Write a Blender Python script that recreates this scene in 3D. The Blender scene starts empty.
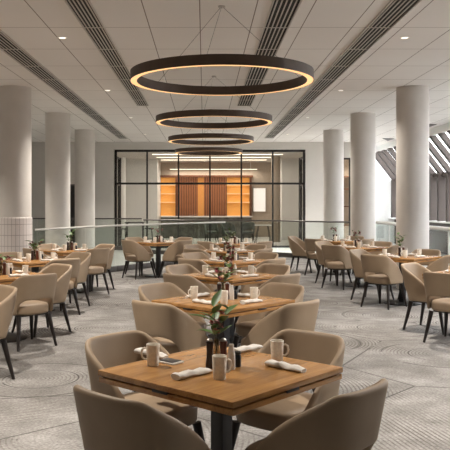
import bpy, bmesh, math, random
from mathutils import Vector, Matrix
PI = math.pi
R = math.radians
C = bpy.context.scene.collection
rnd = random.Random(11)

# ------------------------------------------------------------------ materials
MATS = {}
def new_mat(name):
    m = bpy.data.materials.new(name); m.use_nodes = True
    nt = m.node_tree
    return m, nt, nt.nodes['Principled BSDF']
def N(nt, typ, **kw):
    n = nt.nodes.new(typ)
    for k, v in kw.items():
        if k.startswith('_'): n.inputs[k[1:].replace('_', ' ')].default_value = v
        else: setattr(n, k, v)
    return n
def math_node(nt, op, a, b=None, c=None):
    n = nt.nodes.new('ShaderNodeMath'); n.operation = op
    for i, v in enumerate((a, b, c)):
        if v is None: continue
        if isinstance(v, (int, float)): n.inputs[i].default_value = v
        else: nt.links.new(v, n.inputs[i])
    return n.outputs[0]
def mixc(nt, fac, a, b, blend='MIX'):
    n = nt.nodes.new('ShaderNodeMix'); n.data_type = 'RGBA'; n.blend_type = blend
    for i, v in ((0, fac), (6, a), (7, b)):
        if isinstance(v, (int, float)): n.inputs[i].default_value = v
        elif isinstance(v, tuple): n.inputs[i].default_value = (*v, 1) if len(v) == 3 else v
        else: nt.links.new(v, n.inputs[i])
    return n.outputs[2]
def ramp(nt, fac, stops):
    n = nt.nodes.new('ShaderNodeValToRGB')
    el = n.color_ramp.elements
    while len(el) < len(stops): el.new(0.5)
    for e, (p, c) in zip(el, stops):
        e.position = p; e.color = (*c, 1)
    nt.links.new(fac, n.inputs[0])
    return n.outputs[0]
def plain(name, col, rough=0.5, metal=0.0, var=0.08, scale=12, bump=0.0, bscale=200, spec=0.5):
    m, nt, p = new_mat(name)
    tc = N(nt, 'ShaderNodeTexCoord')
    no = N(nt, 'ShaderNodeTexNoise', _Scale=scale, _Detail=4.0)
    nt.links.new(tc.outputs['Object'], no.inputs['Vector'])
    lo = tuple(c * (1 - var) for c in col); hi = tuple(min(1, c * (1 + var)) for c in col)
    nt.links.new(ramp(nt, no.outputs['Fac'], [(0.3, lo), (0.7, hi)]), p.inputs['Base Color'])
    p.inputs['Roughness'].default_value = rough; p.inputs['Metallic'].default_value = metal
    p.inputs['Specular IOR Level'].default_value = spec
    if bump:
        n2 = N(nt, 'ShaderNodeTexNoise', _Scale=bscale, _Detail=3.0)
        nt.links.new(tc.outputs['Object'], n2.inputs['Vector'])
        b = N(nt, 'ShaderNodeBump', _Strength=bump, _Distance=0.002)
        nt.links.new(n2.outputs['Fac'], b.inputs['Height']); nt.links.new(b.outputs[0], p.inputs['Normal'])
    MATS[name] = m
    return m
def emitter(name, col, strength):
    m, nt, p = new_mat(name)
    p.inputs['Base Color'].default_value = (*col, 1)
    p.inputs['Emission Color'].default_value = (*col, 1); p.inputs['Emission Strength'].default_value = strength
    MATS[name] = m; return m
def wood(name, dark, light, rough=0.35, scale=1.0, axis=0):
    m, nt, p = new_mat(name)
    tc = N(nt, 'ShaderNodeTexCoord'); mp = N(nt, 'ShaderNodeMapping')
    s = [14 * scale, 14 * scale, 14 * scale]; s[axis] = 1.3 * scale
    mp.inputs['Scale'].default_value = s
    nt.links.new(tc.outputs['Object'], mp.inputs['Vector'])
    n1 = N(nt, 'ShaderNodeTexNoise', _Scale=1.2, _Detail=6.0, _Distortion=0.6)
    nt.links.new(mp.outputs[0], n1.inputs['Vector'])
    n2 = N(nt, 'ShaderNodeTexNoise', _Scale=9.0, _Detail=4.0)
    nt.links.new(mp.outputs[0], n2.inputs['Vector'])
    f = math_node(nt, 'ADD', math_node(nt, 'MULTIPLY', n1.outputs['Fac'], 0.65), math_node(nt, 'MULTIPLY', n2.outputs['Fac'], 0.35))
    nt.links.new(ramp(nt, f, [(0.34, dark), (0.66, light)]), p.inputs['Base Color'])
    p.inputs['Roughness'].default_value = rough
    MATS[name] = m; return m
def glass(name, tint, ior=1.5, base=0.04):
    m = bpy.data.materials.new(name); m.use_nodes = True; nt = m.node_tree
    nt.nodes.remove(nt.nodes['Principled BSDF']); out = nt.nodes['Material Output']
    t = N(nt, 'ShaderNodeBsdfTransparent'); t.inputs[0].default_value = (*tint, 1)
    g = N(nt, 'ShaderNodeBsdfGlossy'); g.inputs['Roughness'].default_value = 0.02
    lw = N(nt, 'ShaderNodeLayerWeight'); lw.inputs['Blend'].default_value = 0.5
    f0 = ((ior - 1) / (ior + 1)) ** 2
    fr = nt.nodes.new('ShaderNodeMath'); fr.operation = 'MULTIPLY_ADD'
    nt.links.new(math_node(nt, 'POWER', lw.outputs['Facing'], 5.0), fr.inputs[0]); fr.inputs[1].default_value = 0.6; fr.inputs[2].default_value = f0
    mx = N(nt, 'ShaderNodeMixShader')
    nt.links.new(fr.outputs[0], mx.inputs[0]); nt.links.new(t.outputs[0], mx.inputs[1]); nt.links.new(g.outputs[0], mx.inputs[2])
    nt.links.new(mx.outputs[0], out.inputs['Surface'])
    MATS[name] = m; return m

plain('taupe_leather', (0.315, 0.232, 0.155), 0.52, var=0.06, scale=6, bump=0.10, bscale=260, spec=0.35)
plain('green_fabric', (0.12, 0.135, 0.125), 0.8, var=0.1)
plain('brown_fabric', (0.13, 0.085, 0.055), 0.7, var=0.1)
plain('dark_wood', (0.014, 0.0095, 0.008), 0.4, var=0.2)
plain('black_metal', (0.012, 0.012, 0.013), 0.42, var=0.1)
plain('dark_gap', (0.006, 0.005, 0.004), 0.8)
wood('oak', (0.27, 0.128, 0.040), (0.48, 0.250, 0.088), 0.26)
plain('plaster', (0.62, 0.59, 0.55), 0.85, var=0.02, scale=3)
plain('column_paint', (0.64, 0.605, 0.565), 0.75, var=0.025, scale=4)
plain('white_paint', (0.78, 0.78, 0.76), 0.6, var=0.02)
plain('bronze', (0.085, 0.057, 0.041), 0.45, metal=0.2, var=0.1)
plain('fin_grey', (0.50, 0.47, 0.43), 0.5, var=0.03)
plain('duct_dark', (0.008, 0.007, 0.006), 0.8)
plain('steel', (0.50, 0.48, 0.45), 0.42, metal=0.8, var=0.03)
plain('dark_steel', (0.10, 0.09, 0.085), 0.4, metal=0.5)
plain('frame_black', (0.010, 0.009, 0.009), 0.5)
plain('pale_stone', (0.62, 0.60, 0.57), 0.45, var=0.05, scale=2)
plain('walk_stone', (0.36, 0.36, 0.345), 0.45, var=0.05, scale=2)
plain('ceramic', (0.78, 0.73, 0.64), 0.3, var=0.12, scale=60)
plain('napkin_linen', (0.66, 0.62, 0.57), 0.9, var=0.08, scale=30, bump=0.3, bscale=90)
plain('salt_white', (0.68, 0.65, 0.61), 0.3)
plain('mill_dark', (0.022, 0.009, 0.007), 0.3, var=0.2)
plain('mill_red', (0.11, 0.030, 0.017), 0.3, var=0.2)
plain('jar_dark', (0.012, 0.015, 0.022), 0.15)
plain('leaf_green', (0.075, 0.145, 0.035), 0.45, var=0.35, scale=18)
plain('stem_green', (0.05, 0.06, 0.025), 0.6)
plain('petal_burgundy', (0.19, 0.028, 0.04), 0.6, var=0.4, scale=40)
plain('petal_pink', (0.42, 0.14, 0.13), 0.6, var=0.3, scale=40)
plain('petal_white', (0.70, 0.66, 0.58), 0.6, var=0.1, scale=40)
plain('rafter_brown', (0.050, 0.036, 0.029), 0.6)
plain('beige_wall', (0.42, 0.35, 0.28), 0.8, var=0.03)
plain('counter_stone', (0.10, 0.095, 0.08), 0.3, var=0.5, scale=6)
plain('ceiling_inner', (0.55, 0.52, 0.48), 0.85, var=0.02)
plain('dish_dark', (0.03, 0.028, 0.027), 0.35)
wood('walnut', (0.10, 0.035, 0.016), (0.17, 0.065, 0.03), 0.4, 1.0, axis=2)
emitter('ring_glow', (1.0, 0.60, 0.27), 0.55)
emitter('linear_glow', (1.0, 0.88, 0.70), 2.0)
emitter('shelf_edge', (1.0, 0.80, 0.52), 0.22)
emitter('shelf_glow', (0.95, 0.47, 0.12), 0.065)
emitter('slot_glow', (0.95, 0.45, 0.12), 0.04)
emitter('down_glow', (1.0, 0.88, 0.74), 1.2)
glass('balustrade_glass', (0.90, 0.93, 0.915), 1.5)
glass('window_glass', (0.97, 0.97, 0.97), 1.35)
glass('partition_glass', (0.93, 0.92, 0.90), 1.4)
glass('vase_glass', (0.75, 0.72, 0.66), 1.6)

def slat_material():
    m, nt, p = new_mat('walnut_slats')
    tc = N(nt, 'ShaderNodeTexCoord'); sx = N(nt, 'ShaderNodeSeparateXYZ')
    nt.links.new(tc.outputs['Object'], sx.inputs[0])
    w = math_node(nt, 'PINGPONG', math_node(nt, 'MULTIPLY', sx.outputs[0], 18.0), 1.0)
    f = math_node(nt, 'GREATER_THAN', w, 0.25)
    nt.links.new(mixc(nt, f, (0.08, 0.028, 0.011), (0.34, 0.125, 0.048)), p.inputs['Base Color'])
    p.inputs['Roughness'].default_value = 0.45
    MATS['walnut_slats'] = m
slat_material()

def carpet_material():
    m, nt, p = new_mat('swirl_carpet')
    L = nt.links
    tc = N(nt, 'ShaderNodeTexCoord')
    mp = N(nt, 'ShaderNodeMapping'); mp.inputs['Rotation'].default_value = (0, 0, 0.5)
    L.new(tc.outputs['Object'], mp.inputs['Vector'])
    v = N(nt, 'ShaderNodeTexVoronoi', feature='F1', voronoi_dimensions='2D', _Scale=0.62, _Randomness=0.9)
    e = N(nt, 'ShaderNodeTexVoronoi', feature='DISTANCE_TO_EDGE', voronoi_dimensions='2D', _Scale=0.62, _Randomness=0.9)
    L.new(mp.outputs[0], v.inputs['Vector']); L.new(mp.outputs[0], e.inputs['Vector'])
    # concentric rings round each cell point
    d = math_node(nt, 'MULTIPLY', v.outputs['Distance'], 1 / 0.62)            # metres
    rings = math_node(nt, 'SINE', math_node(nt, 'MULTIPLY', d, 2 * PI / 0.037))
    # straight hatch whose direction differs from cell to cell
    sc = N(nt, 'ShaderNodeSeparateColor'); L.new(v.outputs['Color'], sc.inputs[0])
    sp = N(nt, 'ShaderNodeSeparateXYZ'); L.new(mp.outputs[0], sp.inputs[0])
    ang = math_node(nt, 'MULTIPLY', sc.outputs[1], PI)
    u = math_node(nt, 'ADD', math_node(nt, 'MULTIPLY', sp.outputs[0], math_node(nt, 'COSINE', ang)),
                  math_node(nt, 'MULTIPLY', sp.outputs[1], math_node(nt, 'SINE', ang)))
    hatch = math_node(nt, 'SINE', math_node(nt, 'MULTIPLY', u, 2 * PI / 0.038))
    pick = math_node(nt, 'GREATER_THAN', sc.outputs[0], 0.62)
    mixv = N(nt, 'ShaderNodeMix'); mixv.data_type = 'FLOAT'
    L.new(pick, mixv.inputs[0]); L.new(rings, mixv.inputs[2]); L.new(hatch, mixv.inputs[3])
    # worn-out patches hide the lines here and there
    n1 = N(nt, 'ShaderNodeTexNoise', _Scale=1.1, _Detail=5.0, _Roughness=0.6); L.new(mp.outputs[0], n1.inputs['Vector'])
    mask = N(nt, 'ShaderNodeMapRange'); mask.inputs[1].default_value = 0.38; mask.inputs[2].default_value = 0.62
    L.new(n1.outputs['Fac'], mask.inputs[0])
    n2 = N(nt, 'ShaderNodeTexNoise', _Scale=48.0, _Detail=4.0, _Roughness=0.7); L.new(mp.outputs[0], n2.inputs['Vector'])
    st = N(nt, 'ShaderNodeMapping'); st.inputs['Scale'].default_value = (2.2, 2.6, 1.0); st.inputs['Rotation'].default_value = (0, 0, 0.35)
    L.new(tc.outputs['Object'], st.inputs['Vector'])
    n3 = N(nt, 'ShaderNodeTexNoise', _Scale=1.0, _Detail=6.0, _Roughness=0.62); L.new(st.outputs[0], n3.inputs['Vector'])
    base = ramp(nt, n3.outputs['Fac'], [(0.30, (0.195, 0.185, 0.176)), (0.5, (0.285, 0.272, 0.26)), (0.70, (0.385, 0.37, 0.355))])
    lines = math_node(nt, 'MULTIPLY', math_node(nt, 'MULTIPLY', math_node(nt, 'MAXIMUM', mixv.outputs[0], -0.2), mask.outputs[0]), 1.0)
    c1 = mixc(nt, math_node(nt, 'MAXIMUM', lines, 0.0), base, (0.12, 0.105, 0.092))
    spk = ramp(nt, n2.outputs['Fac'], [(0.35, (0.55, 0.55, 0.55)), (0.65, (1.1, 1.1, 1.1))])
    c2 = mixc(nt, 0.9, c1, spk, 'MULTIPLY')
    # thin dark seams and arcs
    seam = math_node(nt, 'LESS_THAN', e.outputs['Distance'], 0.006)
    arc = math_node(nt, 'LESS_THAN', math_node(nt, 'ABSOLUTE', math_node(nt, 'SUBTRACT', d, 0.62)), 0.009)
    arc2 = math_node(nt, 'LESS_THAN', math_node(nt, 'ABSOLUTE', math_node(nt, 'SUBTRACT', d, 0.34)), 0.008)
    arc = math_node(nt, 'MAXIMUM', arc, arc2)
    arcs = math_node(nt, 'MULTIPLY', arc, math_node(nt, 'GREATER_THAN', n1.outputs['Fac'], 0.46))
    arcs = math_node(nt, 'MULTIPLY', arcs, math_node(nt, 'SUBTRACT', 1.0, pick))
    seam = math_node(nt, 'MULTIPLY', seam, math_node(nt, 'LESS_THAN', n1.outputs['Fac'], 0.56))
    dark = math_node(nt, 'MULTIPLY', math_node(nt, 'MAXIMUM', seam, arcs), 0.7)
    L.new(mixc(nt, dark, c2, (0.055, 0.05, 0.047)), p.inputs['Base Color'])
    p.inputs['Roughness'].default_value = 0.95; p.inputs['Specular IOR Level'].default_value = 0.15
    MATS['swirl_carpet'] = m
carpet_material()

def ceiling_material():
    m, nt, p = new_mat('ceiling_panels')
    tc = N(nt, 'ShaderNodeTexCoord'); s = N(nt, 'ShaderNodeSeparateXYZ')
    nt.links.new(tc.outputs['Object'], s.inputs[0])
    def joint(sock, off, pitch, w):
        f = math_node(nt, 'FLOORED_MODULO', math_node(nt, 'ADD', sock, off), pitch)
        return math_node(nt, 'LESS_THAN', f, w)
    jx = joint(s.outputs[0], 0.875 + 62, 0.622, 0.012)
    jy = joint(s.outputs[1], -8.45 + 124, 1.244, 0.016)
    no = N(nt, 'ShaderNodeTexNoise', _Scale=0.6, _Detail=2.0); nt.links.new(tc.outputs['Object'], no.inputs['Vector'])
    base = ramp(nt, no.outputs['Fac'], [(0.3, (0.75, 0.715, 0.675)), (0.7, (0.79, 0.76, 0.72))])
    f = math_node(nt, 'MAXIMUM', math_node(nt, 'MULTIPLY', jx, 0.9), math_node(nt, 'MULTIPLY', jy, 0.65))
    nt.links.new(mixc(nt, f, base, (0.16, 0.12, 0.09)), p.inputs['Base Color'])
    p.inputs['Roughness'].default_value = 0.8
    MATS['ceiling_panels'] = m
ceiling_material()

def tile_material():
    m, nt, p = new_mat('column_tiles')
    tc = N(nt, 'ShaderNodeTexCoord'); s = N(nt, 'ShaderNodeSeparateXYZ')
    nt.links.new(tc.outputs['Object'], s.inputs[0])
    a = math_node(nt, 'MULTIPLY', math_node(nt, 'ADD', math_node(nt, 'ARCTAN2', s.outputs[1], s.outputs[0]), 4.0), 0.32)
    jx = math_node(nt, 'LESS_THAN', math_node(nt, 'FLOORED_MODULO', a, 0.0718), 0.008)
    jz = math_node(nt, 'LESS_THAN', math_node(nt, 'FLOORED_MODULO', s.outputs[2], 0.2), 0.010)
    nt.links.new(mixc(nt, math_node(nt, 'MAXIMUM', jx, jz), (0.66, 0.61, 0.585), (0.36, 0.32, 0.30)), p.inputs['Base Color'])
    p.inputs['Roughness'].default_value = 0.3
    MATS['column_tiles'] = m
tile_material()

# ------------------------------------------------------------------ mesh helpers
class MB:
    def __init__(s): s.bm = bmesh.new()
    def box(s, lo, hi, bevel=0.0, seg=2, mat=None):
        c = [(a + b) / 2 for a, b in zip(lo, hi)]; d = [abs(b - a) for a, b in zip(lo, hi)]
        t = bmesh.new(); bmesh.ops.create_cube(t, size=1)
        for v in t.verts: v.co = Vector((v.co.x * d[0], v.co.y * d[1], v.co.z * d[2]))
        if bevel: bmesh.ops.bevel(t, geom=t.edges[:], offset=bevel, segments=seg, profile=0.6, affect='EDGES')
        M = Matrix.Translation(c)
        if mat is not None: M = mat @ M
        s._merge(t, M); return s
    def _merge(s, t, M=None):
        if M is not None: t.transform(M)
        me = bpy.data.meshes.new('tmp'); t.to_mesh(me); t.free(); s.bm.from_mesh(me); bpy.data.meshes.remove(me)
    def tube(s, pts, rad, n=10, cap=True, close=False):
        pts = [Vector(p) for p in pts]
        rs = rad if isinstance(rad, (list, tuple)) else [rad] * len(pts)
        rings = []; up = None
        for i, p in enumerate(pts):
            if close: t = pts[(i + 1) % len(pts)] - pts[i - 1]
            else: t = pts[min(i + 1, len(pts) - 1)] - pts[max(i - 1, 0)]
            t.normalize()
            if up is None:
                a = Vector((0, 0, 1)) if abs(t.z) < 0.9 else Vector((1, 0, 0))
                up = (a - t * a.dot(t)).normalized()
            else: up = (up - t * up.dot(t)).normalized()
            b = t.cross(up)
            rings.append([s.bm.verts.new(p + (up * math.cos(2 * PI * k / n) + b * math.sin(2 * PI * k / n)) * rs[i]) for k in range(n)])
        m = len(rings)
        for i in range(m if close else m - 1):
            A, B = rings[i], rings[(i + 1) % m]
            for k in range(n): s.bm.faces.new((A[k], A[(k + 1) % n], B[(k + 1) % n], B[k]))
        if cap and not close:
            s.bm.faces.new(rings[0][::-1]); s.bm.faces.new(rings[-1])
        return s
    def lathe(s, prof, n=24, c=(0, 0, 0), a0=0.0):
        rings = []
        for r, z in prof:
            if r < 1e-6: rings.append([s.bm.verts.new((c[0], c[1], c[2] + z))])
            else: rings.append([s.bm.verts.new((c[0] + r * math.cos(a0 + 2 * PI * k / n), c[1] + r * math.sin(a0 + 2 * PI * k / n), c[2] + z)) for k in range(n)])
        for A, B in zip(rings, rings[1:]):
            for k in range(n):
                if len(A) == 1 and len(B) == 1: continue
                if len(A) == 1: s.bm.faces.new((A[0], B[(k + 1) % n], B[k]))
                elif len(B) == 1: s.bm.faces.new((A[k], A[(k + 1) % n], B[0]))
                else: s.bm.faces.new((A[k], A[(k + 1) % n], B[(k + 1) % n], B[k]))
        return s
    def prism(s, poly, h, M=None):
        t = bmesh.new()
        a = [t.verts.new((x, y, 0)) for x, y in poly]; b = [t.verts.new((x, y, h)) for x, y in poly]
        t.faces.new(a[::-1]); t.faces.new(b)
        for i in range(len(poly)):
            j = (i + 1) % len(poly); t.faces.new((a[i], a[j], b[j], b[i]))
        s._merge(t, M); return s
    def mesh(s, name, material, smooth=40):
        me = bpy.data.meshes.new(name)
        bmesh.ops.recalc_face_normals(s.bm, faces=s.bm.faces[:])
        s.bm.to_mesh(me); s.bm.free()
        me.materials.append(MATS[material])
        if smooth:
            me.polygons.foreach_set('use_smooth', [True] * len(me.polygons))
            me.set_sharp_from_angle(angle=R(smooth))
        return me
    def build(s, name, material, parent=None, loc=None, rotz=0, smooth=40):
        return link(name, s.mesh(name, material, smooth), parent, loc, rotz)
def link(name, me, parent=None, loc=None, rotz=0):
    o = bpy.data.objects.new(name, me); C.objects.link(o)
    if parent: o.parent = parent
    if loc: o.location = loc
    o.rotation_euler = (0, 0, rotz)
    return o
def tag(o, label=None, cat=None, group=None, kind=None):
    for k, v in (('label', label), ('category', cat), ('group', group), ('kind', kind)):
        if v: o[k] = v
    return o
def empty(name, loc=(0, 0, 0), rotz=0):
    o = bpy.data.objects.new(name, None); C.objects.link(o); o.location = loc; o.rotation_euler = (0, 0, rotz)
    o.empty_display_size = 0.1
    return o
def struct(o, label=None): return tag(o, label, None, None, 'structure')
def copy_tree(o, parent=None):
    c = o.copy(); C.objects.link(c)
    if parent: c.parent = parent
    for ch in list(o.children): copy_tree(ch, c)
    return c
class Proto:
    """First use hands out the thing itself, later uses a copy of it and of its parts."""
    def __init__(s, o): s.o, s.used = o, False
    def put(s, loc, rotz, label, cat, group):
        if s.used: o = copy_tree(s.o)
        else: o = s.o; s.used = True
        o.location = loc; o.rotation_euler = (0, 0, rotz)
        return tag(o, label, cat, group)

EYE = 1.6; CEIL = 3.76; TT = 0.75
def on_table(px, py):                      # a point of the table plane from a position in the photo
    Y = 720 * (EYE - TT) / (py - 203); return ((px - 204) * Y / 720, Y)

# ------------------------------------------------------------------ room shell
FAR = 25.5; BACK = -4.0; LEFT = -9.0; EDGE = 6.6; EAVE = 7.54
struct(MB().box((LEFT, BACK, -0.1), (EAVE, FAR, 0)).build('floor', 'swirl_carpet'))
# pale stone walkway past the balustrade
def walk_poly():
    return [(-9, 14.9), (-3.62, 14.9), (-3.35, 14.32), (-2.6, 15.92), (-2.08, 16.95), (-1.44, 17.75), (-0.99, 18.35), (-0.24, 19.22), (0.58, 19.95), (1.0, 21.95), (2.2, 21.65),
            (3.5, 20.3), (4.7, 20.2), (4.8, 20.2), (4.98, 13.0), (EAVE - 0.02, 13.0), (EAVE - 0.02, FAR - 0.01), (-9, FAR - 0.01)]
struct(MB().prism(walk_poly(), 0.006, Matrix.Translation((0, 0, 0.001))).build('floor_walkway', 'walk_stone', smooth=0))
struct(MB().box((0.7, 22.2, 0.008), (5.6, FAR - 0.02, 0.02)).build('floor_white_panel', 'white_paint'))  # thin white panel laid over the right part of the walkway
struct(MB().box((LEFT, BACK, CEIL), (EDGE, FAR + 0.2, CEIL + 0.3)).box((5.75, FAR + 0.2, CEIL), (EDGE, 28.7, CEIL + 0.3)).build('ceiling', 'ceiling_panels'))
struct(MB().box((LEFT - 0.2, BACK, 0), (LEFT, FAR + 0.2, CEIL)).build('wall_left', 'plaster'))
struct(MB().box((LEFT, BACK - 0.2, 0), (EAVE + 0.2, BACK, CEIL)).build('wall_rear', 'plaster'))
GL0 = 5.0                                   # the glazed side starts here
struct(MB().box((EAVE, BACK, 0), (EAVE + 0.2, GL0, CEIL)).box((EDGE, BACK, CEIL), (EAVE + 0.2, GL0, CEIL + 0.3)).build('wall_right', 'plaster'))
PX0, PX1, PTOP = -3.16, 3.58, 3.49
WX0, WX1, WTOP = 4.78, 5.42, 3.2
w = MB()
w.box((LEFT, FAR, 0), (PX0, FAR + 0.2, CEIL)).box((PX0, FAR, PTOP), (PX1, FAR + 0.2, CEIL)).box((PX1, FAR, 0), (WX0, FAR + 0.2, CEIL))
w.box((WX0, FAR, WTOP), (WX1, FAR + 0.2, CEIL)).box((WX1, FAR, 0), (5.95, FAR + 0.2, CEIL))
struct(w.build('wall_far', 'plaster'))
# dark service door seen between two left columns
d = empty('door_1', (-4.83, FAR, 0)); struct(d)
MB().box((-0.45, -0.05, 0), (0.45, -0.005, 2.2), 0.004).build('door_leaf', 'frame_black', d)
MB().box((-0.5, -0.08, 0), (-0.45, 0, 2.26)).box((0.45, -0.08, 0), (0.5, 0, 2.26)).box((-0.5, -0.08, 2.2), (0.5, 0, 2.26)).build('door_frame', 'dark_steel', d)
MB().tube([(-0.37, -0.05, 1.02), (-0.37, -0.10, 1.02), (-0.25, -0.10, 1.02)], 0.011, 8).build('handle', 'steel', d)
# fascia and end gable at the glazed side
struct(MB().box((EDGE, GL0, 3.56), (EDGE + 0.12, 28.6, CEIL + 0.3)).build('trim_1', 'white_paint'))
struct(MB().prism([(5.95, 0), (EAVE, 0), (EAVE, 2.47), (EDGE + 0.12, 3.52), (EDGE, CEIL), (5.95, CEIL)], 0.2, Matrix.Translation((0, 28.7, 0)) @ Matrix.Rotation(R(90), 4, 'X')).build('wall_gable', 'white_paint', smooth=0))
struct(MB().box((5.75, FAR + 0.2, 0), (5.95, 28.7, CEIL)).build('wall_return', 'white_paint'))
struct(MB().box((EAVE, GL0, 0), (EAVE + 0.2, 28.7, 1.0)).build('wall_low', 'rafter_brown'))
struct(MB().box((5.95, FAR + 0.2, -0.1), (EAVE, 28.7, 0)).build('floor_annex', 'pale_stone'))
# sloped glazing: rafters and one pane sheet per bay
sky = empty('window_1', (EDGE + 0.12, GL0, 0)); struct(sky)
slope = math.atan2(1.05, EAVE - EDGE - 0.12); ln = math.hypot(1.05, EAVE - EDGE - 0.12)
ys = [GL0 + 0.8 * i for i in range(30)]
for y in ys:
    M = Matrix.Translation((0, y - GL0, 3.55)) @ Matrix.Rotation(slope, 4, 'Y')
    MB().box((-0.08, -0.11, -0.12), (ln, 0.11, 0.02), mat=M).build('rafter', 'rafter_brown', sky)
M = Matrix.Translation((0, 0, 3.60)) @ Matrix.Rotation(slope, 4, 'Y')
MB().box((0, 0, 0.0), (ln, 23.6, 0.012), mat=M).build('pane', 'window_glass', sky)
win = empty('window_2', (EAVE, GL0, 0)); struct(win)
for y in ys:
    MB().box((-0.20, -0.08 + y - GL0, 1.03), (0.13, 0.08 + y - GL0, 2.5)).build('mullion', 'rafter_brown', win)
MB().box((-0.1, 0, 2.42), (0.2, 23.6, 2.56)).build('eave_beam', 'rafter_brown', win)
MB().box((-0.24, 0, 0.98), (0.2, 23.6, 1.03)).build('window_sill', 'white_paint', win)
MB().box((0.09, 0, 1.03), (0.10, 23.6, 2.42)).build('pane', 'window_glass', win)
# triangular grey light slots in the ceiling edge
for i, y in enumerate((17.4, 19.6, 21.8, 24.0)):
    o = MB().prism([(0, 0), (0.42, 0.1), (0.42, 0.95)], 0.012, Matrix.Translation((0, 0, -0.012))).build('ceiling_light_slot', 'dark_steel', loc=(5.95, y, CEIL), smooth=0)
    tag(o, ['grey wedge slot in ceiling edge nearest the viewer on the right', 'grey wedge slot in right ceiling edge, second from the viewer', 'grey wedge slot in right ceiling edge, third from the viewer', 'grey wedge slot in right ceiling edge, farthest, beside middle column'][i], 'ceiling slot', 'wedge slots along the right ceiling edge')
# columns
def column(x, y, tiles=False):
    o = struct(MB().lathe([(0, 0.0), (0.298, 0.0), (0.298, CEIL), (0, CEIL)], 64).build('column', 'column_paint', loc=(x, y, 0)))
    if tiles: MB().lathe([(0.298, 0.0), (0.315, 0.0), (0.315, 1.32), (0.298, 1.335)], 64).build('tile_cladding', 'column_tiles', o)
    return o
for y in (13.5, 17.44, 21.4):
    column(-3.54, y, y < 14)
    column(3.91 if y < 14 else 3.85, y)
struct(MB().lathe([(0, 0), (0.3, 0), (0.3, CEIL), (0, CEIL)], 48).build('column', 'column_paint', loc=(-6.4, 24.6, 0)))

# ------------------------------------------------------------------ ceiling fittings
DIFF = [(-1.48, -1.215, 2.0, 15.9, 'slatted air slot right of the left recessed downlights, short inner one'), (0.73, 1.04, 2.0, 15.9, 'slatted air slot above the ring lamps, right inner one'),
        (-2.84, -2.53, 2.0, 24.0, 'long slatted air slot nearest the left columns'), (1.99, 2.30, 2.0, 23.8, 'long slatted air slot nearest the right columns')]
for x0, x1, y0, y1, lab in DIFF:
    e = tag(empty('ceiling_air_slot', (x0, y0, CEIL)), lab, 'air vent', 'slatted air slots in the ceiling')
    wd = x1 - x0; L = y1 - y0
    MB().box((0.015, 0.015, -0.004), (wd - 0.015, L - 0.015, -0.001)).build('backing', 'duct_dark', e)
    MB().box((0, 0, -0.022), (0.016, L, 0)).box((wd - 0.016, 0, -0.022), (wd, L, 0)).box((0, 0, -0.022), (wd, 0.016, 0)).box((0, L - 0.016, -0.022), (wd, L, 0)).build('frame', 'fin_grey', e)
    n = 6
    f = MB()
    for k in range(1, n): f.box((wd * k / n - 0.008, 0.016, -0.010), (wd * k / n + 0.008, L - 0.016, -0.005))
    f.build('slat', 'fin_grey', e)
    yy = 0.62
    while yy < L:
        MB().box((0.016, yy - 0.008, -0.011), (wd - 0.016, yy + 0.008, -0.003)).build('crossbar', 'fin_grey', e); yy += 1.244
# ring lamps
def ring_lamp(x, y, z, r, lab):
    e = tag(empty('ring_lamp', (x, y, z)), lab, 'lamp', 'ring lamps hung over the centre tables')
    ri = r - 0.075; h = 0.105
    body = [(ri + 0.004, 0.0), (ri, 0.0), (ri, h), (r, h), (r, 0.0), (r - 0.004, 0.0), (r - 0.004, 0.012), (ri + 0.004, 0.012), (ri + 0.004, 0.0)]
    MB().lathe(body, 96).build('housing', 'bronze', e, smooth=35)
    MB().lathe([(ri + 0.005, 0.002), (r - 0.005, 0.002), (r - 0.005, 0.011), (ri + 0.005, 0.011), (ri + 0.005, 0.002)], 96).build('diffuser', 'ring_glow', e, smooth=35)
    top = CEIL - z
    MB().lathe([(0, top - 0.016), (0.036, top - 0.016), (0.04, top - 0.012), (0.04, top), (0, top)], 24).build('ceiling_canopy', 'fin_grey', e)
    rm = r - 0.037
    for a in (20, 140, 260):
        c = (rm * math.cos(R(a)), rm * math.sin(R(a)), h)
        MB().tube([c, (0.02 * math.cos(R(a)), 0.02 * math.sin(R(a)), top - 0.014)], 0.0022, 6).build('cable', 'dark_steel', e)
ring_lamp(0.195, 7.9, EYE + 1.325, 1.0, 'largest bronze ring lamp nearest the viewer with warm glowing underside')
ring_lamp(0.17, 12.25, EYE + 1.36, 0.99, 'second bronze ring lamp from the viewer with warm glowing underside')
ring_lamp(0.16, 16.6, EYE + 1.41, 0.985, 'third bronze ring lamp from the viewer, above the smallest one')
ring_lamp(0.135, 21.0, EYE + 1.45, 0.985, 'farthest and smallest bronze ring lamp before the glazed partition')
# recessed downlights with real lamps
def downlight(x, y, lab, watt, z=CEIL):
    e = tag(empty('recessed_downlight', (x, y, z)), lab, 'downlight', 'recessed ceiling downlights')
    MB().lathe([(0.045, -0.006), (0.062, -0.006), (0.064, 0), (0.045, 0), (0.045, -0.006)], 24).build('trim_ring', 'white_paint', e)
    MB().lathe([(0, -0.003), (0.044, -0.003), (0.044, 0), (0, 0)], 24).build('diffuser', 'down_glow', e)
    l = bpy.data.lights.new('downlight_lamp', 'AREA'); l.shape = 'DISK'; l.size = 0.1; l.energy = watt; l.color = (1.0, 0.92, 0.82); l.spread = R(120)
    o = bpy.data.objects.new('downlight_lamp', l); C.objects.link(o); o.parent = e; o.location = (0, 0, -0.012)
rows = {0.6: 'behind the viewer', 5.0: 'over the front table', 9.4: 'nearest in view', 13.8: 'second in view', 18.2: 'third in view', 22.6: 'farthest in view'}
DOWN_W = 46
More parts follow.
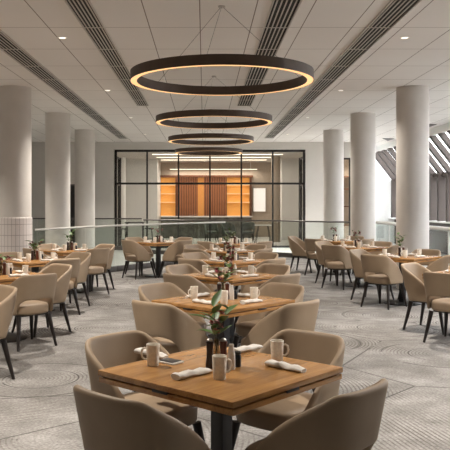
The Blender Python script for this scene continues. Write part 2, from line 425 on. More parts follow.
for y, w_ in rows.items():
    downlight(-1.85, y, 'small white downlight in ceiling left of ring lamps, ' + w_, DOWN_W * {0.6: 0.08, 5.0: 1.25}.get(y, 1))
    downlight(2.62, y, 'small white downlight in ceiling right of ring lamps, ' + w_, DOWN_W * {0.6: 0.08, 5.0: 1.25, 13.8: 0.5, 18.2: 0.6}.get(y, 1))

for y, w_ in ((2.8, 'nearest the viewer'), (7.2, 'second from the viewer'), (11.6, 'third from the viewer'), (16.0, 'farthest from the viewer')):
    downlight(-5.9, y, 'unseen downlight added outside the left columns to brighten them, ' + w_, 48)  # extra lamps added out of view to brighten the left columns
downlight(5.2, 26.3, 'downlight added to brighten the narrow side room behind the dark framed opening', 22, CEIL - 0.3)  # lamp added so the enclosed side room does not stay dark

# ------------------------------------------------------------------ balustrades
def balustrade(name, pts, lab, rail_mat, shoe=True, posts=False, glass_gap=0.02, rail_r=0.022, ends=(0, 0)):
    e = tag(empty(name, (pts[0][0], pts[0][1], 0)), lab, 'railing')
    o = Vector((pts[0][0], pts[0][1]))
    P = [Vector(p) - o for p in pts]
    MB().tube([(p.x, p.y, 1.07) for p in P], rail_r, 12).build('handrail', rail_mat, e)
    for a, b in zip(P, P[1:]):
        L = (b - a).length; M = Matrix.Translation((a.x, a.y, 0)) @ Matrix.Rotation(math.atan2(b.y - a.y, b.x - a.x), 4, 'Z')
        MB().box((0.01, -0.006, 0.1), (L - 0.01, 0.006, 1.045), mat=M).build('glass_panel', 'balustrade_glass', e)
        if shoe: MB().box((0, -0.05, 0.0), (L, 0.05, 0.13), 0.006, mat=M).build('base_shoe', 'dark_steel', e)
        if posts: MB().box((-0.025, -0.025, 0.0), (0.025, 0.025, 1.05), mat=M).build('post', rail_mat, e)
balustrade('glass_balustrade', [(-3.35, 14.2), (-2.6, 15.8), (-2.08, 16.85), (-1.44, 17.65), (-0.99, 18.25), (-0.24, 19.12), (0.58, 19.85)],
           'curving glass balustrade with bright steel handrail beside the left columns', 'steel')
balustrade('glass_balustrade', [(-1.9, 22.6), (-0.6, 22.1), (1.0, 21.85), (2.2, 21.5), (3.5, 20.2), (4.55, 20.0)],
           'glass balustrade with dark handrail in front of the glazed partition', 'dark_steel')
balustrade('glass_balustrade', [(-8.9, 24.6), (-5.7, 24.6), (-3.9, 24.5), (-2.1, 24.3)], 'distant glass balustrade along the far wall behind the left columns', 'dark_steel')
balustrade('glass_balustrade', [(4.78, 20.0), (4.80, 18.6), (4.83, 17.2), (4.87, 15.8), (4.91, 14.4), (4.95, 13.0)],
           'glass balustrade with white rail and posts behind the right columns', 'white_paint', posts=True, rail_r=0.045)

# ------------------------------------------------------------------ glazed partition and the room behind it
part = empty('window_3', (0, FAR, 0)); struct(part)
PW = PX1 - PX0
def pbar(x0, z0, x1, z1, y0=0.0, y1=0.07): return MB().box((x0, y0, z0), (x1, y1, z1))
bays = [PX0 + 0.03 + (PW - 0.06) * k / 6 for k in range(7)]
for i, x in enumerate(bays): pbar(x - (0.045 if i in (0, 6) else 0.028), 0.0, x + (0.045 if i in (0, 6) else 0.028), PTOP).build('mullion', 'frame_black', part)
pbar(PX0, PTOP - 0.08, PX1, PTOP, 0.0, 0.072).build('top_rail', 'frame_black', part)
pbar(PX0, 2.255, PX1, 2.325, 0.0, 0.068).build('transom', 'frame_black', part)
pbar(PX0, 0.0, PX1, 0.09, 0.0, 0.072).build('bottom_rail', 'frame_black', part)
pbar(PX0, 0.09, PX1, PTOP - 0.08, 0.03, 0.038).build('pane', 'partition_glass', part)
RB, RL, RR, RC = 34.0, -4.6, 4.62, 3.52          # inner room
struct(MB().box((RL, FAR + 0.2, -0.1), (RR, RB, 0)).build('floor_inner_room', 'pale_stone'))
struct(MB().box((RL, FAR + 0.2, RC), (RR, RB, RC + 0.1)).build('ceiling_inner_room', 'ceiling_inner'))
struct(MB().box((RL, RB, 0), (RR, RB + 0.1, RC)).build('wall_inner_far', 'beige_wall'))
struct(MB().box((RL - 0.1, FAR + 0.2, 0), (RL, RB, RC)).build('wall_inner_left', 'plaster'))
struct(MB().box((RR, FAR + 0.2, 0), (RR + 0.1, RB, RC)).build('wall_inner_right', 'plaster'))
struct(MB().box((RL, 31.6, 0), (-2.05, RB, RC)).build('wall_inner_pier', 'white_paint'))
struct(MB().box((3.35, 31.0, 0), (RR, RB, RC)).build('wall_inner_block', 'white_paint'))
struct(MB().lathe([(0, 0), (0.22, 0), (0.22, RC), (0, RC)], 40).build('column_inner_left', 'white_paint', loc=(-3.5, 30.2, 0)))
struct(MB().lathe([(0, 0), (0.19, 0), (0.19, RC), (0, RC)], 40).build('column_inner_right', 'beige_wall', loc=(2.95, 29.6, 0)))
# dark return frames of the glass box
ret = empty('window_4', (0, FAR, 0)); struct(ret)
for x, s in ((-3.19, 1), (3.64, -1)):
    MB().box((x - 0.06, 1.6, 0), (x + 0.06, 1.75, 3.3)).build('mullion', 'frame_black', ret)
    MB().box((x - 0.03, 0.2, 3.24), (x + 0.03, 1.75, 3.3)).build('top_rail', 'frame_black', ret)
    MB().box((x - 0.03, 0.2, 2.25), (x + 0.03, 1.75, 2.31)).build('transom', 'frame_black', ret)
# wall of walnut slats with lit shelf niches
cab = tag(empty('slatted_wall_unit', (-2.05, RB, 0)), 'walnut slatted wall unit with amber lit shelves behind the glass partition', 'cabinet')
X0 = -2.05
def cx(a): return a - X0
MB().box((cx(-1.32), -0.22, 0.0), (cx(-0.29), -0.002, 2.86)).box((cx(0.0), -0.22, 0.0), (cx(1.06), -0.002, 2.86)).build('slat_panel', 'walnut_slats', cab)
MB().box((cx(-0.29), -0.10, 0.95), (cx(0.0), -0.06, 2.86)).build('lit_slot', 'slot_glow', cab)
MB().box((cx(-2.05), -0.30, 2.80), (cx(2.3), -0.002, 2.9)).build('cornice', 'walnut', cab)
for a, b in ((-2.04, -1.34), (1.08, 2.14)):
    MB().box((cx(a), -0.03, 0.95), (cx(b), -0.002, 2.8)).build('lit_back', 'shelf_glow', cab)
    for z in (0.98, 1.62, 2.02, 2.44):
        MB().box((cx(a), -0.30, z), (cx(b), -0.03, z + 0.022)).build('shelf', 'shelf_edge' if z < 2.4 else 'shelf_edge', cab)
    MB().box((cx(b), -0.30, 0), (cx(b) + 0.09, -0.002, 2.8)).build('side_panel', 'walnut', cab)
counter = tag(empty('bar_counter', (-0.6, 33.0, 0)), 'low dark stone bar counter before the amber lit shelves', 'counter')
MB().box((-1.35, -0.3, 0), (2.75, 0.3, 0.95), 0.01).build('body', 'counter_stone', counter)
MB().box((-1.4, -0.35, 0.95), (2.8, 0.35, 1.0), 0.008).build('worktop', 'pale_stone', counter)
wi = empty('window_5', (2.62, RB, 0)); struct(wi)
emitter('day_pane', (1.0, 0.97, 0.94), 0.24)
MB().box((-0.28, -0.03, 1.2), (0.28, -0.004, 2.3)).build('pane', 'day_pane', wi)
MB().box((-0.32, -0.05, 1.16), (-0.28, 0, 2.34)).box((0.28, -0.05, 1.16), (0.32, 0, 2.34)).box((-0.32, -0.05, 2.3), (0.32, 0, 2.34)).box((-0.32, -0.05, 1.16), (0.32, 0, 1.2)).build('window_frame', 'beige_wall', wi)
LIN = [(-2.02, 3.07, 28.0, 'nearest the glass partition', RC), (-1.97, 2.85, 29.8, 'second from the glass partition', RC), (-1.89, 2.75, 31.6, 'third from the glass partition', RC), (-1.6, 2.48, 33.6, 'deepest and lowest, above the slatted wall', 3.2)]
for x0, x1, y, w_, zl in LIN:
    e = tag(empty('linear_ceiling_lamp', (x0, y, zl)), 'long glowing strip lamp in inner room ceiling, ' + w_, 'lamp', 'strip lamps in the inner room ceiling')
    MB().box((0, -0.10, -0.03), (x1 - x0, 0.10, 0)).build('housing', 'white_paint', e)
    if zl < RC:
        for xx in (0.3, x1 - x0 - 0.3): MB().box((xx - 0.01, -0.01, 0), (xx + 0.01, 0.01, RC - zl)).build('hanger', 'white_paint', e)
    MB().box((0.01, -0.09, -0.036), (x1 - x0 - 0.01, 0.09, -0.031)).build('diffuser', 'linear_glow', e)
# second glazed opening on the far wall, at the right
w2 = empty('window_6', (WX0, FAR, 0)); struct(w2)
ww = WX1 - WX0
MB().box((0, 0, 0), (0.05, 0.08, WTOP)).box((ww - 0.05, 0, 0), (ww, 0.08, WTOP)).box((0, 0, WTOP - 0.06), (ww, 0.08, WTOP)).build('window_frame', 'frame_black', w2)
MB().box((0.36, 0, 0), (0.43, 0.08, WTOP - 0.06)).build('mullion', 'frame_black', w2)
MB().box((0.05, 0.03, 0), (ww - 0.05, 0.038, WTOP - 0.06)).build('pane', 'partition_glass', w2)
struct(MB().box((RR + 0.1, 27.2, 0), (5.74, 27.3, CEIL)).box((RR + 0.1, FAR + 0.2, CEIL - 0.3), (5.74, 27.2, CEIL - 0.2)).build('wall_side_room', 'beige_wall'))
sb = tag(empty('side_bookcase', (4.95, 27.15, 0)), 'pale shelving seen through narrow dark framed opening beside right columns', 'shelf')
MB().box((0, -0.35, 0), (0.04, 0, 2.6)).box((0.52, -0.35, 0), (0.56, 0, 2.6)).build('side_panel', 'beige_wall', sb)
for z in (0.05, 0.75, 1.45, 2.1, 2.56): MB().box((0.04, -0.35, z), (0.52, 0, z + 0.04)).build('shelf', 'walnut', sb)
# exterior beyond the glazing
struct(MB().box((EAVE + 0.2, -30, -0.2), (60, 80, -0.1)).build('ground', 'pale_stone'))
plain('brick_far', (0.10, 0.08, 0.07), 0.9, var=0.3, scale=2)
struct(MB().box((24, -10, -0.1), (30, 140, 4.2)).build('exterior_wall', 'brick_far'))

# ------------------------------------------------------------------ dining chair
def smooth(t): t = max(0.0, min(1.0, t)); return t * t * (3 - 2 * t)
def baked(o):
    dg = bpy.context.evaluated_depsgraph_get(); dg.update()
    me = bpy.data.meshes.new_from_object(o.evaluated_get(dg)); old = o.data
    o.modifiers.clear(); o.data = me; me.name = old.name; bpy.data.meshes.remove(old)
    return o
def chair_path():
    pts = []
    for k in range(61):
        a = R(-90 + 180 * k / 60); e = 2 / 3.1
        sx, cy = math.sin(a), max(0.0, math.cos(a))
        pts.append((0.240 * math.copysign(abs(sx) ** e, sx), -0.02 - 0.225 * cy ** e))
    pts = [(-0.234, 0.16), (-0.239, 0.06)] + pts + [(0.239, 0.06), (0.234, 0.16)]
    d = [0.0]
    for a, b in zip(pts, pts[1:]): d.append(d[-1] + math.dist(a, b))
    return pts, d
def path_at(pts, d, s):
    t = (s + 1) / 2 * d[-1]
    for i in range(len(d) - 1):
        if d[i + 1] >= t - 1e-9:
            f = (t - d[i]) / (d[i + 1] - d[i] + 1e-12)
            return tuple(a + (b - a) * f for a, b in zip(pts[i], pts[i + 1]))
def make_chair(name, fabric):
    root = empty(name)
    pts, d = chair_path()
    half = [0, .08, .16, .24, .30, .35, .39, .41, .42, .445, .48, .55, .63, .71, .79, .86, .92, .97, 1.0]
    ss = [-x for x in half[:0:-1]] + half
    bm = bmesh.new(); nv = 8; cols = []
    for s in ss:
        x, y = path_at(pts, d, s); a = abs(s)
        zt = 0.825 - 0.36 * min(1.0, max(0.0, (a - 0.32) / 0.66)) ** 1.32
        zb = 0.375 + (0.172 * (1 - (a / 0.42) ** 5) ** 0.5 if a < 0.42 else 0.0)
        col = []
        for k in range(nv + 1):
            z = zb + (zt - zb) * k / nv
            lean = max(0.0, z - 0.42) / 0.4
            rear = smooth((0.80 - a) / 0.38)
            r = math.hypot(x, y) + 1e-9
            col.append(bm.verts.new((x * (1 + 0.10 * lean), y * (1 + 0.03 * lean) - 0.07 * lean * rear, z)))
        cols.append(col)
    for A, B in zip(cols, cols[1:]):
        for k in range(nv): bm.faces.new((A[k], B[k], B[k + 1], A[k + 1]))
    t = MB(); t.bm.free(); t.bm = bm
    b = t.build('backrest', fabric, root, smooth=0)
    so = b.modifiers.new('s', 'SOLIDIFY'); so.thickness = 0.036; so.offset = 0
    sb_ = b.modifiers.new('u', 'SUBSURF'); sb_.levels = 1; sb_.render_levels = 1
    baked(b); b.data.polygons.foreach_set('use_smooth', [True] * len(b.data.polygons))
    # seat cushion
    out = []
    for k in range(40):
        a = 2 * PI * k / 40; e = 2 / 3.2; c, s_ = math.cos(a), math.sin(a)
        out.append((0.217 * math.copysign(abs(c) ** e, c), 0.02 + 0.25 * math.copysign(abs(s_) ** e, s_)))
    bm = bmesh.new(); rings = []
    for f, z in ((0.0, 0.372), (0.9, 0.372), (0.985, 0.382), (1.0, 0.40), (1.0, 0.445), (0.985, 0.465), (0.93, 0.479), (0.75, 0.487), (0.4, 0.492), (0.0, 0.493)):
        if f == 0: rings.append([bm.verts.new((0, 0.02, z))])
        else: rings.append([bm.verts.new((x * f, 0.02 + (y - 0.02) * f, z)) for x, y in out])
    for A, B in zip(rings, rings[1:]):
        for k in range(40):
            j = (k + 1) % 40
            if len(A) == 1: bm.faces.new((A[0], B[j], B[k]))
            elif len(B) == 1: bm.faces.new((A[k], A[j], B[0]))
            else: bm.faces.new((A[k], A[j], B[j], B[k]))
    t = MB(); t.bm.free(); t.bm = bm; t.build('seat', fabric, root, smooth=80)
    MB().box((-0.165, -0.165, 0.352), (0.165, 0.19, 0.374), 0.008).build('seat_frame', 'dark_wood', root)
    for sx, sy in ((-1, 1), (1, 1), (-1, -1), (1, -1)):
        MB().tube([(sx * 0.185, 0.02 + sy * 0.185, 0.362), (sx * 0.21, 0.02 + sy * 0.222, 0.18), (sx * 0.238, 0.02 + sy * 0.262, 0.0)], [0.027, 0.021, 0.014], 12).build('leg', 'dark_wood', root)
    return root
chair = Proto(make_chair('dining_chair', 'taupe_leather'))
green_chair = Proto(make_chair('upholstered_chair', 'green_fabric'))

# ------------------------------------------------------------------ dining table
def make_table():
    root = empty('dining_table')
    h = 0.447
    MB().box((-h, -h, 0.722), (h, h, 0.75), 0.004).build('tabletop', 'oak', root)
    MB().box((-h + 0.004, -h + 0.004, 0.688), (h - 0.004, h - 0.004, 0.714), 0.003).build('lower_board', 'oak', root)
    MB().box((-h + 0.02, -h + 0.02, 0.714), (h - 0.02, h - 0.02, 0.722)).build('spacer', 'dark_gap', root)
    for k in range(4):
        M = Matrix.Rotation(k * PI / 2, 4, 'Z')
        MB().box((-0.05, -h - 0.001, 0.709), (0.05, -h + 0.03, 0.7215), 0.002, mat=M).build('latch', 'black_metal', root)
    MB().box((-0.04, -0.04, 0.02), (0.04, 0.04, 0.665), 0.004).build('pedestal', 'black_metal', root)
    MB().box((-0.2, -0.2, 0.665), (0.2, 0.2, 0.688), 0.003).build('mounting_plate', 'black_metal', root)
    MB().lathe([(0, 0.0), (0.295, 0.0), (0.295, 0.012), (0.275, 0.018), (0.08, 0.026), (0, 0.026)], 48).build('base', 'black_metal', root)
    return root
table = Proto(make_table())

# ------------------------------------------------------------------ tableware
def make_mug():
    root = empty('mug')
    MB().lathe([(0, 0.0), (0.027, 0.0), (0.030, 0.004), (0.0335, 0.05), (0.036, 0.112), (0.0345, 0.1135), (0.033, 0.112), (0.0305, 0.05), (0.026, 0.010), (0, 0.008)], 28).build('cup', 'ceramic', root)
    MB().tube([(0.032, 0, 0.088), (0.045, 0, 0.092), (0.058, 0, 0.082), (0.062, 0, 0.062), (0.056, 0, 0.042), (0.044, 0, 0.032), (0.031, 0, 0.034)], 0.0055, 8).build('handle', 'ceramic', root)
    return root
mug = Proto(make_mug())
def make_napkin():
    bm = bmesh.new(); n = 22; rings = []
    for i in range(15):
        u = i / 14; x = -0.115 + 0.23 * u
        w_ = 0.033 - 0.006 * u + 0.0025 * math.sin(11 * u); hh = 0.016 - 0.003 * u + 0.0018 * math.sin(17 * u + 1)
        if i in (0, 14): w_ *= 0.95; hh *= 0.85
        ring = []
        for k in range(n):
            a = 2 * PI * k / n
            f = 1 + 0.06 * math.sin(3 * a + 5 * u) + 0.03 * math.sin(7 * a - 6 * u)
            ring.append(bm.verts.new((x, w_ * math.cos(a) * f + 0.006 * math.sin(5 * u), hh + hh * max(-1.0, math.sin(a) * f))))
        rings.append(ring)
    for A, B in zip(rings, rings[1:]):
        for k in range(n): bm.faces.new((A[k], A[(k + 1) % n], B[(k + 1) % n], B[k]))
    bm.faces.new(rings[0][::-1]); bm.faces.new(rings[-1])
    t = MB(); t.bm.free(); t.bm = bm
    return t.build('rolled_napkin', 'napkin_linen', smooth=60)
napkin = Proto(make_napkin())
def make_mill(name, mat):
    root = empty(name)
    MB().lathe([(0, 0), (0.021, 0), (0.0225, 0.004), (0.022, 0.02), (0.0175, 0.06), (0.0165, 0.085), (0.019, 0.115), (0.0215, 0.132), (0.020, 0.137), (0, 0.137)], 24).build('body', mat, root)
    MB().lathe([(0.012, 0.136), (0.0155, 0.140), (0.0155, 0.146), (0.009, 0.153), (0, 0.154)], 20).build('cap', 'steel', root)
    return root
pepper = Proto(make_mill('pepper_mill', 'mill_dark'))
redmill = Proto(make_mill('salt_mill', 'mill_red'))
def make_shaker():
    root = empty('white_shaker')
    MB().lathe([(0, 0), (0.019, 0), (0.0205, 0.004), (0.0195, 0.08), (0.014, 0.105), (0.012, 0.118), (0, 0.118)], 24).build('body', 'salt_white', root)
    MB().lathe([(0.0125, 0.117), (0.0135, 0.119), (0.0125, 0.128), (0, 0.130)], 20).build('cap', 'salt_white', root)
    return root
shaker = Proto(make_shaker())
def make_jar():
    root = empty('dark_jar')
    MB().lathe([(0, 0), (0.022, 0), (0.024, 0.004), (0.024, 0.055), (0.020, 0.064), (0, 0.064)], 24).build('body', 'jar_dark', root)
    MB().lathe([(0.021, 0.063), (0.0225, 0.065), (0.0225, 0.076), (0.021, 0.078), (0, 0.078)], 24).build('lid', 'black_metal', root)
    return root
jar = Proto(make_jar())
def make_vase(): 
    return MB().lathe([(0, 0), (0.02, 0), (0.023, 0.003), (0.024, 0.06), (0.014, 0.10), (0.013, 0.135), (0.015, 0.138), (0.012, 0.137), (0.011, 0.10), (0.021, 0.06), (0.020, 0.006), (0, 0.005)], 24).build('bud_vase', 'vase_glass')
vase = Proto(make_vase())
def leaf(mb, base, dirv, length, width, droop):
    dirv = Vector(dirv).normalized(); side = dirv.cross(Vector((0, 0, 1)))
    if side.length < 0.1: side = Vector((1, 0, 0))
    side.normalize(); up = side.cross(dirv)
    L, Rr, Mid = [], [], []
    for i in range(7):
        u = i / 6; w_ = width * math.sin(PI * (0.06 + 0.94 * u) ** 0.8) * 0.5
        c = Vector(base) + dirv * length * u - Vector((0, 0, 1)) * droop * length * u * u
        Mid.append(mb.bm.verts.new(c)); L.append(mb.bm.verts.new(c + side * w_ + up * w_ * 0.35)); Rr.append(mb.bm.verts.new(c - side * w_ + up * w_ * 0.35))
    for i in range(6):
        mb.bm.faces.new((Mid[i], Mid[i + 1], L[i + 1], L[i])); mb.bm.faces.new((Rr[i], Rr[i + 1], Mid[i + 1], Mid[i]))
def blossom(mb, c, r, rg, n=9):
    for k in range(n):
        a = rg.uniform(0, 2 * PI); t = rg.uniform(-0.5, 1.0)
        dv = Vector((math.cos(a), math.sin(a), t))
        leaf(mb, c, dv, r * rg.uniform(0.8, 1.2), r * 0.75, -0.1)
def make_sprig(seed, height, leaf_len, n_leaf, bloom_mats, spread=1.0):
    rg = random.Random(seed)
    root = empty('flower_sprig'); z0 = 0.02
    stems = MB(); fol = MB(); tips = []
    for k in range(3):
        a = 2 * PI * k / 3 + rg.uniform(-0.5, 0.5); lean = rg.uniform(0.025, 0.06) * spread; h = height * rg.uniform(0.72, 1.0)
        p = [(0.002 * math.cos(a), 0.002 * math.sin(a), z0), (0.004 * math.cos(a), 0.004 * math.sin(a), 0.138), (lean * 0.5 * math.cos(a), lean * 0.5 * math.sin(a), 0.138 + (h - 0.138) * 0.5), (lean * math.cos(a), lean * math.sin(a), h)]
        stems.tube(p, [0.002, 0.002, 0.0018, 0.001], 6); tips.append(p[-1])
        for j in range(n_leaf):
            u = 0.15 + 0.85 * j / max(1, n_leaf - 1)
            q = Vector(p[1]).lerp(Vector(p[3]), u); b = a + j * 2.4 + rg.uniform(-0.4, 0.4)
            leaf(fol, q, (math.cos(b), math.sin(b), rg.uniform(0.25, 0.9)), leaf_len * rg.uniform(0.75, 1.15), leaf_len * 0.42, rg.uniform(0.0, 0.35))
    stems.build('stem', 'stem_green', root); fol.build('foliage', 'leaf_green', root, smooth=80)
    for m_, cnt, r in bloom_mats:
        b = MB()
        for i in range(cnt):
            t = Vector(tips[i % 3]); q = Vector((rg.uniform(-0.03, 0.03) * spread, rg.uniform(-0.03, 0.03) * spread, 0.14)).lerp(t, rg.uniform(0.3, 0.95)) + Vector((rg.uniform(-0.025, 0.025), rg.uniform(-0.025, 0.025), 0)) * spread
            blossom(b, q, r, rg)
        b.build('blossom', m_, root, smooth=80)
    return root

# ------------------------------------------------------------------ lay the tables
SIDES = {225: 'near left', 315: 'near right', 135: 'far left', 45: 'far right'}
def side_phrase(a): return SIDES[a] + ' side'
def put_chair(tx, ty, rot, ang, phrase, dist=0.55, jit=(0, 0), drot=0, look=None):
    a = R(ang) + rot - R(45)
    x = tx + dist * math.cos(a) + jit[0]; y = ty + dist * math.sin(a) + jit[1]
    base = look or 'taupe upholstered tub chair'
    return chair.put((x, y, 0), a + PI / 2 + R(drot), '%s at the %s of %s' % (base, side_phrase(ang), phrase), 'chair', 'taupe tub chairs around the dining tables')
TABS = []
def lay_table(key, x, y, phrase, lab, rotdeg=45, chairs=(225, 315, 135, 45), sprig=0, mugs=(225, 315, 135, 45), full=True, dist=0.58, jits=None):
    rot = R(rotdeg)
    table.put((x, y, 0), rot, lab, 'table', 'square oak dining tables')
    for ang in chairs:
        j, dr = (jits or {}).get(ang, ((rnd.uniform(-.02, .02), rnd.uniform(-.02, .02)), rnd.uniform(-4, 4)))
        put_chair(x, y, rot, ang, phrase, dist, j, dr)
    return rot
def P(x, y, rot, u, v):
    return (x + u * math.cos(rot) - v * math.sin(rot), y + u * math.sin(rot) + v * math.cos(rot), TT)
SPRIGS = [Proto(make_sprig(3, 0.36, 0.115, 5, [('petal_pink', 7, 0.024)], 1.3)),
          Proto(make_sprig(5, 0.28, 0.135, 4, [('petal_burgundy', 9, 0.032)], 1.6)),
          Proto(make_sprig(8, 0.28, 0.10, 4, [('petal_burgundy', 13, 0.032), ('petal_pink', 5, 0.024)], 1.7)),
          Proto(make_sprig(12, 0.29, 0.085, 7, [('petal_white', 4, 0.028)], 1.5)),
          Proto(make_sprig(15, 0.34, 0.11, 6, [('petal_pink', 2, 0.014)], 2.0)),
          Proto(make_sprig(21, 0.32, 0.075, 4, [('petal_burgundy', 10, 0.032)], 1.9))]
SPR_LAB = ['broad green leaves with pink buds', 'green leaves with burgundy flowers', 'burgundy flowers among small leaves', 'small leaves with white bloom', 'leafy green sprig', 'thin twig with dark red flowers']
def settings(x, y, rot, phrase, sides, kind, skip=()):
    """one rolled napkin and one mug for every place, cruets and a sprig in the middle"""
    for ang in sides:
        k = R(ang - 45) ; r2 = rot + k            # local +x points from the table centre to that side's edge
        ju, jv = rnd.uniform(-.015, .015), rnd.uniform(-.03, .03)
        napkin.put(P(x, y, r2, 0.30 + ju, 0.03 + jv), r2 + PI / 2 + R(rnd.uniform(-12, 12)), 'white rolled napkin at the %s of %s' % (side_phrase(ang), phrase), 'napkin', 'rolled linen napkins on the tables')
        mug.put(P(x, y, r2, 0.21 + ju, 0.17 + jv), r2 + R(rnd.choice((-60, 20, 80))), 'cream speckled mug at the %s of %s' % (side_phrase(ang), phrase), 'mug', 'speckled mugs on the tables')
    centre(x, y, phrase, kind, rnd.uniform(0, 0.4))
def centre(x, y, phrase, kind, th=0.0, cruets=True):
    c, s = math.cos(th), math.sin(th)
    def q(u, v): return (x + u * c - v * s, y + u * s + v * c, TT)
    if cruets:
        pepper.put(q(-0.035, 0.03), 0, 'dark brown pepper mill in the middle of %s' % phrase, 'pepper mill', 'dark pepper mills on the tables')
        redmill.put(q(0.035, 0.035), 0, 'reddish brown mill in the middle of %s' % phrase, 'mill', 'reddish mills on the tables')
        shaker.put(q(0.075, 0.005), 0, 'slim white shaker in the middle of %s' % phrase, 'shaker', 'white shakers on the tables')
        jar.put(q(0.105, 0.065), 0, 'small dark jar in the middle of %s' % phrase, 'jar', 'dark jars on the tables')
    vase.put(q(0.0, 0.085), 0, 'small glass bud vase in the middle of %s' % phrase, 'vase', 'bud vases on the tables')
    SPRIGS[kind].put(q(0.0, 0.085), rnd.uniform(0, 6) if kind else 0.4, '%s in vase on %s' % (SPR_LAB[kind], phrase), 'flowers', 'flower sprigs on the tables')

# front table of the centre row, laid by hand
T1 = (0.09, 3.70); T1R = R(48)
lay_table('T1', *T1, 'the nearest table', 'oak table nearest the viewer in the centre row', 48, chairs=())
FT = 'the nearest table'
put_chair(*T1, T1R, 225, FT, 0.60, (0.10, -0.08), 0)
put_chair(*T1, T1R, 315, FT, 0.60, (-0.075, -0.05), 0)
put_chair(*T1, T1R, 135, FT, 0.55)
put_chair(*T1, T1R, 45, FT, 0.55)
def T(px, py): return (*on_table(px, py), TT)
mug.put(T(153, 365.5), R(175), 'cream speckled mug with handle at left, beside dark square dish on nearest table', 'mug', 'speckled mugs on the tables')
mug.put(T(219.5, 379), R(15), 'cream speckled mug closest to the viewer, near corner of nearest table', 'mug', 'speckled mugs on the tables')
mug.put(T(277, 361.5), R(5), 'cream speckled mug behind the right napkin of nearest table', 'mug', 'speckled mugs on the tables')
napkin.put(T(192, 376), R(47), 'white rolled napkin beside the closest mug on nearest table', 'napkin', 'rolled linen napkins on the tables')
napkin.put(T(286, 369), R(-43), 'white rolled napkin near right corner of nearest table', 'napkin', 'rolled linen napkins on the tables')
napkin.put(T(247, 351), R(48), 'white rolled napkin behind the dark jar on nearest table', 'napkin', 'rolled linen napkins on the tables')
napkin.put(T(152, 356), R(-42), 'white rolled napkin behind the left mug of nearest table', 'napkin', 'rolled linen napkins on the tables')
dx = empty('square_dish', T(170, 362.5), R(48)); tag(dx, 'small dark square dish beside the left mug of nearest table', 'dish')
MB().box((-0.045, -0.06, 0), (0.045, 0.06, 0.010), 0.003).build('tray', 'salt_white', dx)
MB().box((-0.036, -0.05, 0.010), (0.036, 0.05, 0.014), 0.002).build('inset', 'dish_dark', dx)
centre(0.065, 3.68, FT, 0)

CENT = [(0.17, 6.32, 'the second centre table', 'oak table of the centre row, second from the viewer', 1), (0.30, 8.5, 'the third centre table', 'oak table of the centre row, third from the viewer', 2),
        (0.40, 10.7, 'the fourth centre table', 'oak table of the centre row, fourth from the viewer', 2), (0.41, 12.9, 'the fifth centre table', 'oak table of the centre row, fifth from the viewer', 3)]
for x, y, ph, lab, k in CENT:
    r_ = lay_table('', x, y, ph, lab, 46)
    settings(x, y, r_, ph, (225, 315, 135, 45), k)
ph = 'the farthest centre table'
r_ = lay_table('', 0.62, 15.2, ph, 'oak table at the far end of the centre row', 45, chairs=(225, 315)); settings(0.62, 15.2, r_, ph, (225, 315, 135), 3)
ph = 'the table before the curving balustrade'
r_ = lay_table('', -1.0, 15.75, ph, 'oak table standing before the curving glass balustrade, left of centre', 45); settings(-1.0, 15.75, r_, ph, (225, 315, 135, 45), 5)
# left row
ph = 'the nearest left table'
r_ = lay_table('', -2.46, 6.15, ph, 'oak table mostly out of frame at the left edge', 45, chairs=(45,))
ph = 'the second left table'
r_ = lay_table('', -2.39, 8.5, ph, 'oak table cut by the left picture edge, second in left row', 45, chairs=(315, 45)); settings(-2.39, 8.5, r_, ph, (315, 45), 2)
ph = 'the third left table'
r_ = lay_table('', -2.52, 10.75, ph, 'oak table of left row standing before the tiled column', 45); settings(-2.52, 10.75, r_, ph, (225, 315, 135, 45), 1)
ph = 'the farthest left table'
r_ = lay_table('', -2.42, 13.0, ph, 'oak table at the far end of left row beside tiled column', 45, jits={135: ((0.04, 0.1), 4), 225: ((0.03, -0.02), 0)}); settings(-2.42, 13.0, r_, ph, (225, 315, 135, 45), 4)
# right row
ph = 'the nearest right table'
r_ = lay_table('', 3.26, 8.68, ph, 'oak table cut by the right picture edge, nearest in right row', 45, chairs=(225, 135)); settings(3.26, 8.68, r_, ph, (225, 135), 4)
ph = 'the second right table'
r_ = lay_table('', 3.17, 11.5, ph, 'oak table of right row before the nearest right column', 45); settings(3.17, 11.5, r_, ph, (225, 315, 135, 45), 4)
ph = 'the third right table'
r_ = lay_table('', 2.98, 13.95, ph, 'oak table of right row, third from the viewer', 45); settings(2.98, 13.95, r_, ph, (225, 315, 135, 45), 5)
ph = 'the farthest right table'
r_ = lay_table('', 2.98, 16.3, ph, 'oak table at the far end of right row', 45, chairs=(225, 315, 135, 45), jits={135: ((-0.26, 0.08), 18)}); settings(2.98, 16.3, r_, ph, (225, 315, 135, 45), 5)

# ------------------------------------------------------------------ furniture behind the balustrade
for x, y, a, w_ in ((1.0, 28.6, 200, 'left one behind the balustrade glass'), (1.75, 28.7, 170, 'right one behind the balustrade glass'), (0.3, 28.8, 190, 'half hidden by the steel handrail end')):
    green_chair.put((x, y, 0), R(a), 'dark grey green upholstered chair in the inner room, ' + w_, 'chair', 'grey green chairs in the inner room')
t = tag(empty('cafe_table', (2.3, 28.0, 0)), 'small white topped table with thin dark legs in the inner room', 'table')
MB().box((-0.32, -0.32, 0.72), (0.32, 0.32, 0.75), 0.006).build('tabletop', 'white_paint', t)
for sx, sy in ((-1, -1), (1, -1), (-1, 1), (1, 1)): MB().tube([(sx * 0.18, sy * 0.18, 0.72), (sx * 0.3, sy * 0.3, 0)], 0.015, 8).build('leg', 'dark_steel', t)
t = tag(empty('high_table', (-2.62, 27.3, 0)), 'dark high table with slim legs behind the partition at left', 'table')
MB().box((-0.35, -0.3, 0.84), (0.35, 0.3, 0.88), 0.005).build('tabletop', 'black_metal', t)
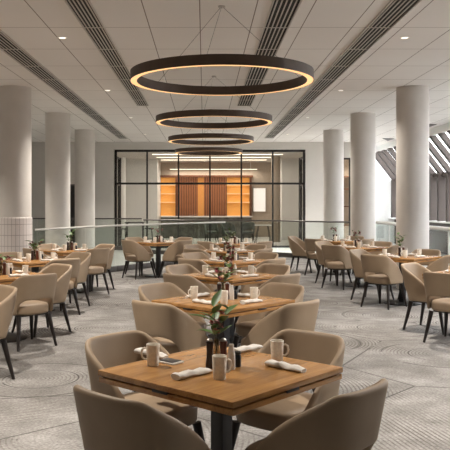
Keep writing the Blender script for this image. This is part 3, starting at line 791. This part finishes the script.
for sx, sy in ((-1, -1), (1, -1), (-1, 1), (1, 1)): MB().tube([(sx * 0.3, sy * 0.25, 0.84), (sx * 0.32, sy * 0.27, 0)], 0.018, 8).build('leg', 'black_metal', t)
def make_stool():
    s = empty('bar_stool')
    MB().lathe([(0, 0.62), (0.17, 0.62), (0.18, 0.64), (0.17, 0.66), (0, 0.665)], 24).build('seat', 'dark_wood', s)
    for k in range(4):
        a = PI / 4 + k * PI / 2
        MB().tube([(0.12 * math.cos(a), 0.12 * math.sin(a), 0.62), (0.2 * math.cos(a), 0.2 * math.sin(a), 0)], 0.012, 8).build('leg', 'black_metal', s)
    MB().tube([(0.165 * math.cos(2 * PI * k / 20), 0.165 * math.sin(2 * PI * k / 20), 0.25) for k in range(20)], 0.008, 6, close=True).build('foot_ring', 'black_metal', s)
    return s
stool = Proto(make_stool())
stool.put((-2.05, 27.0, 0), 0, 'black bar stool right of the dark high table', 'stool', 'bar stools by the dark high table')
stool.put((-3.0, 26.75, 0), 0.4, 'black bar stool left of the dark high table', 'stool', 'bar stools by the dark high table')
# ------------------------------------------------------------------ daylight
wld = bpy.data.worlds.new('World'); bpy.context.scene.world = wld; wld.use_nodes = True
bg = wld.node_tree.nodes['Background']; bg.inputs[0].default_value = (0.93, 0.96, 1.0, 1); bg.inputs[1].default_value = 6.2
# inner room strips light that room
for x0, x1, y, w_, zl in LIN:
    l = bpy.data.lights.new('strip_light', 'AREA'); l.shape = 'RECTANGLE'; l.size = x1 - x0; l.size_y = 0.16; l.energy = 28; l.color = (1, 0.94, 0.86)
    o = bpy.data.objects.new('strip_light', l); C.objects.link(o); o.location = ((x0 + x1) / 2, y, zl - 0.045)

# ------------------------------------------------------------------ camera
cam = bpy.data.cameras.new('Camera'); co = bpy.data.objects.new('Camera', cam); C.objects.link(co)
co.location = (0, 0, EYE); co.rotation_euler = (R(90), 0, 0)
cam.sensor_width = 36; cam.lens = 36 * 720 / 450; cam.shift_x = 21 / 450; cam.shift_y = -22 / 450
cam.clip_start = 0.05; cam.clip_end = 400
sc = bpy.context.scene; sc.camera = co
sc.view_settings.view_transform = 'Standard'; sc.view_settings.look = 'None'; sc.view_settings.gamma = 1; sc.view_settings.use_curve_mapping = False
sc.view_settings.exposure = 0.92
sc.cycles.max_bounces = 8; sc.cycles.diffuse_bounces = 5; sc.cycles.transparent_max_bounces = 16
sc.cycles.use_denoising = True
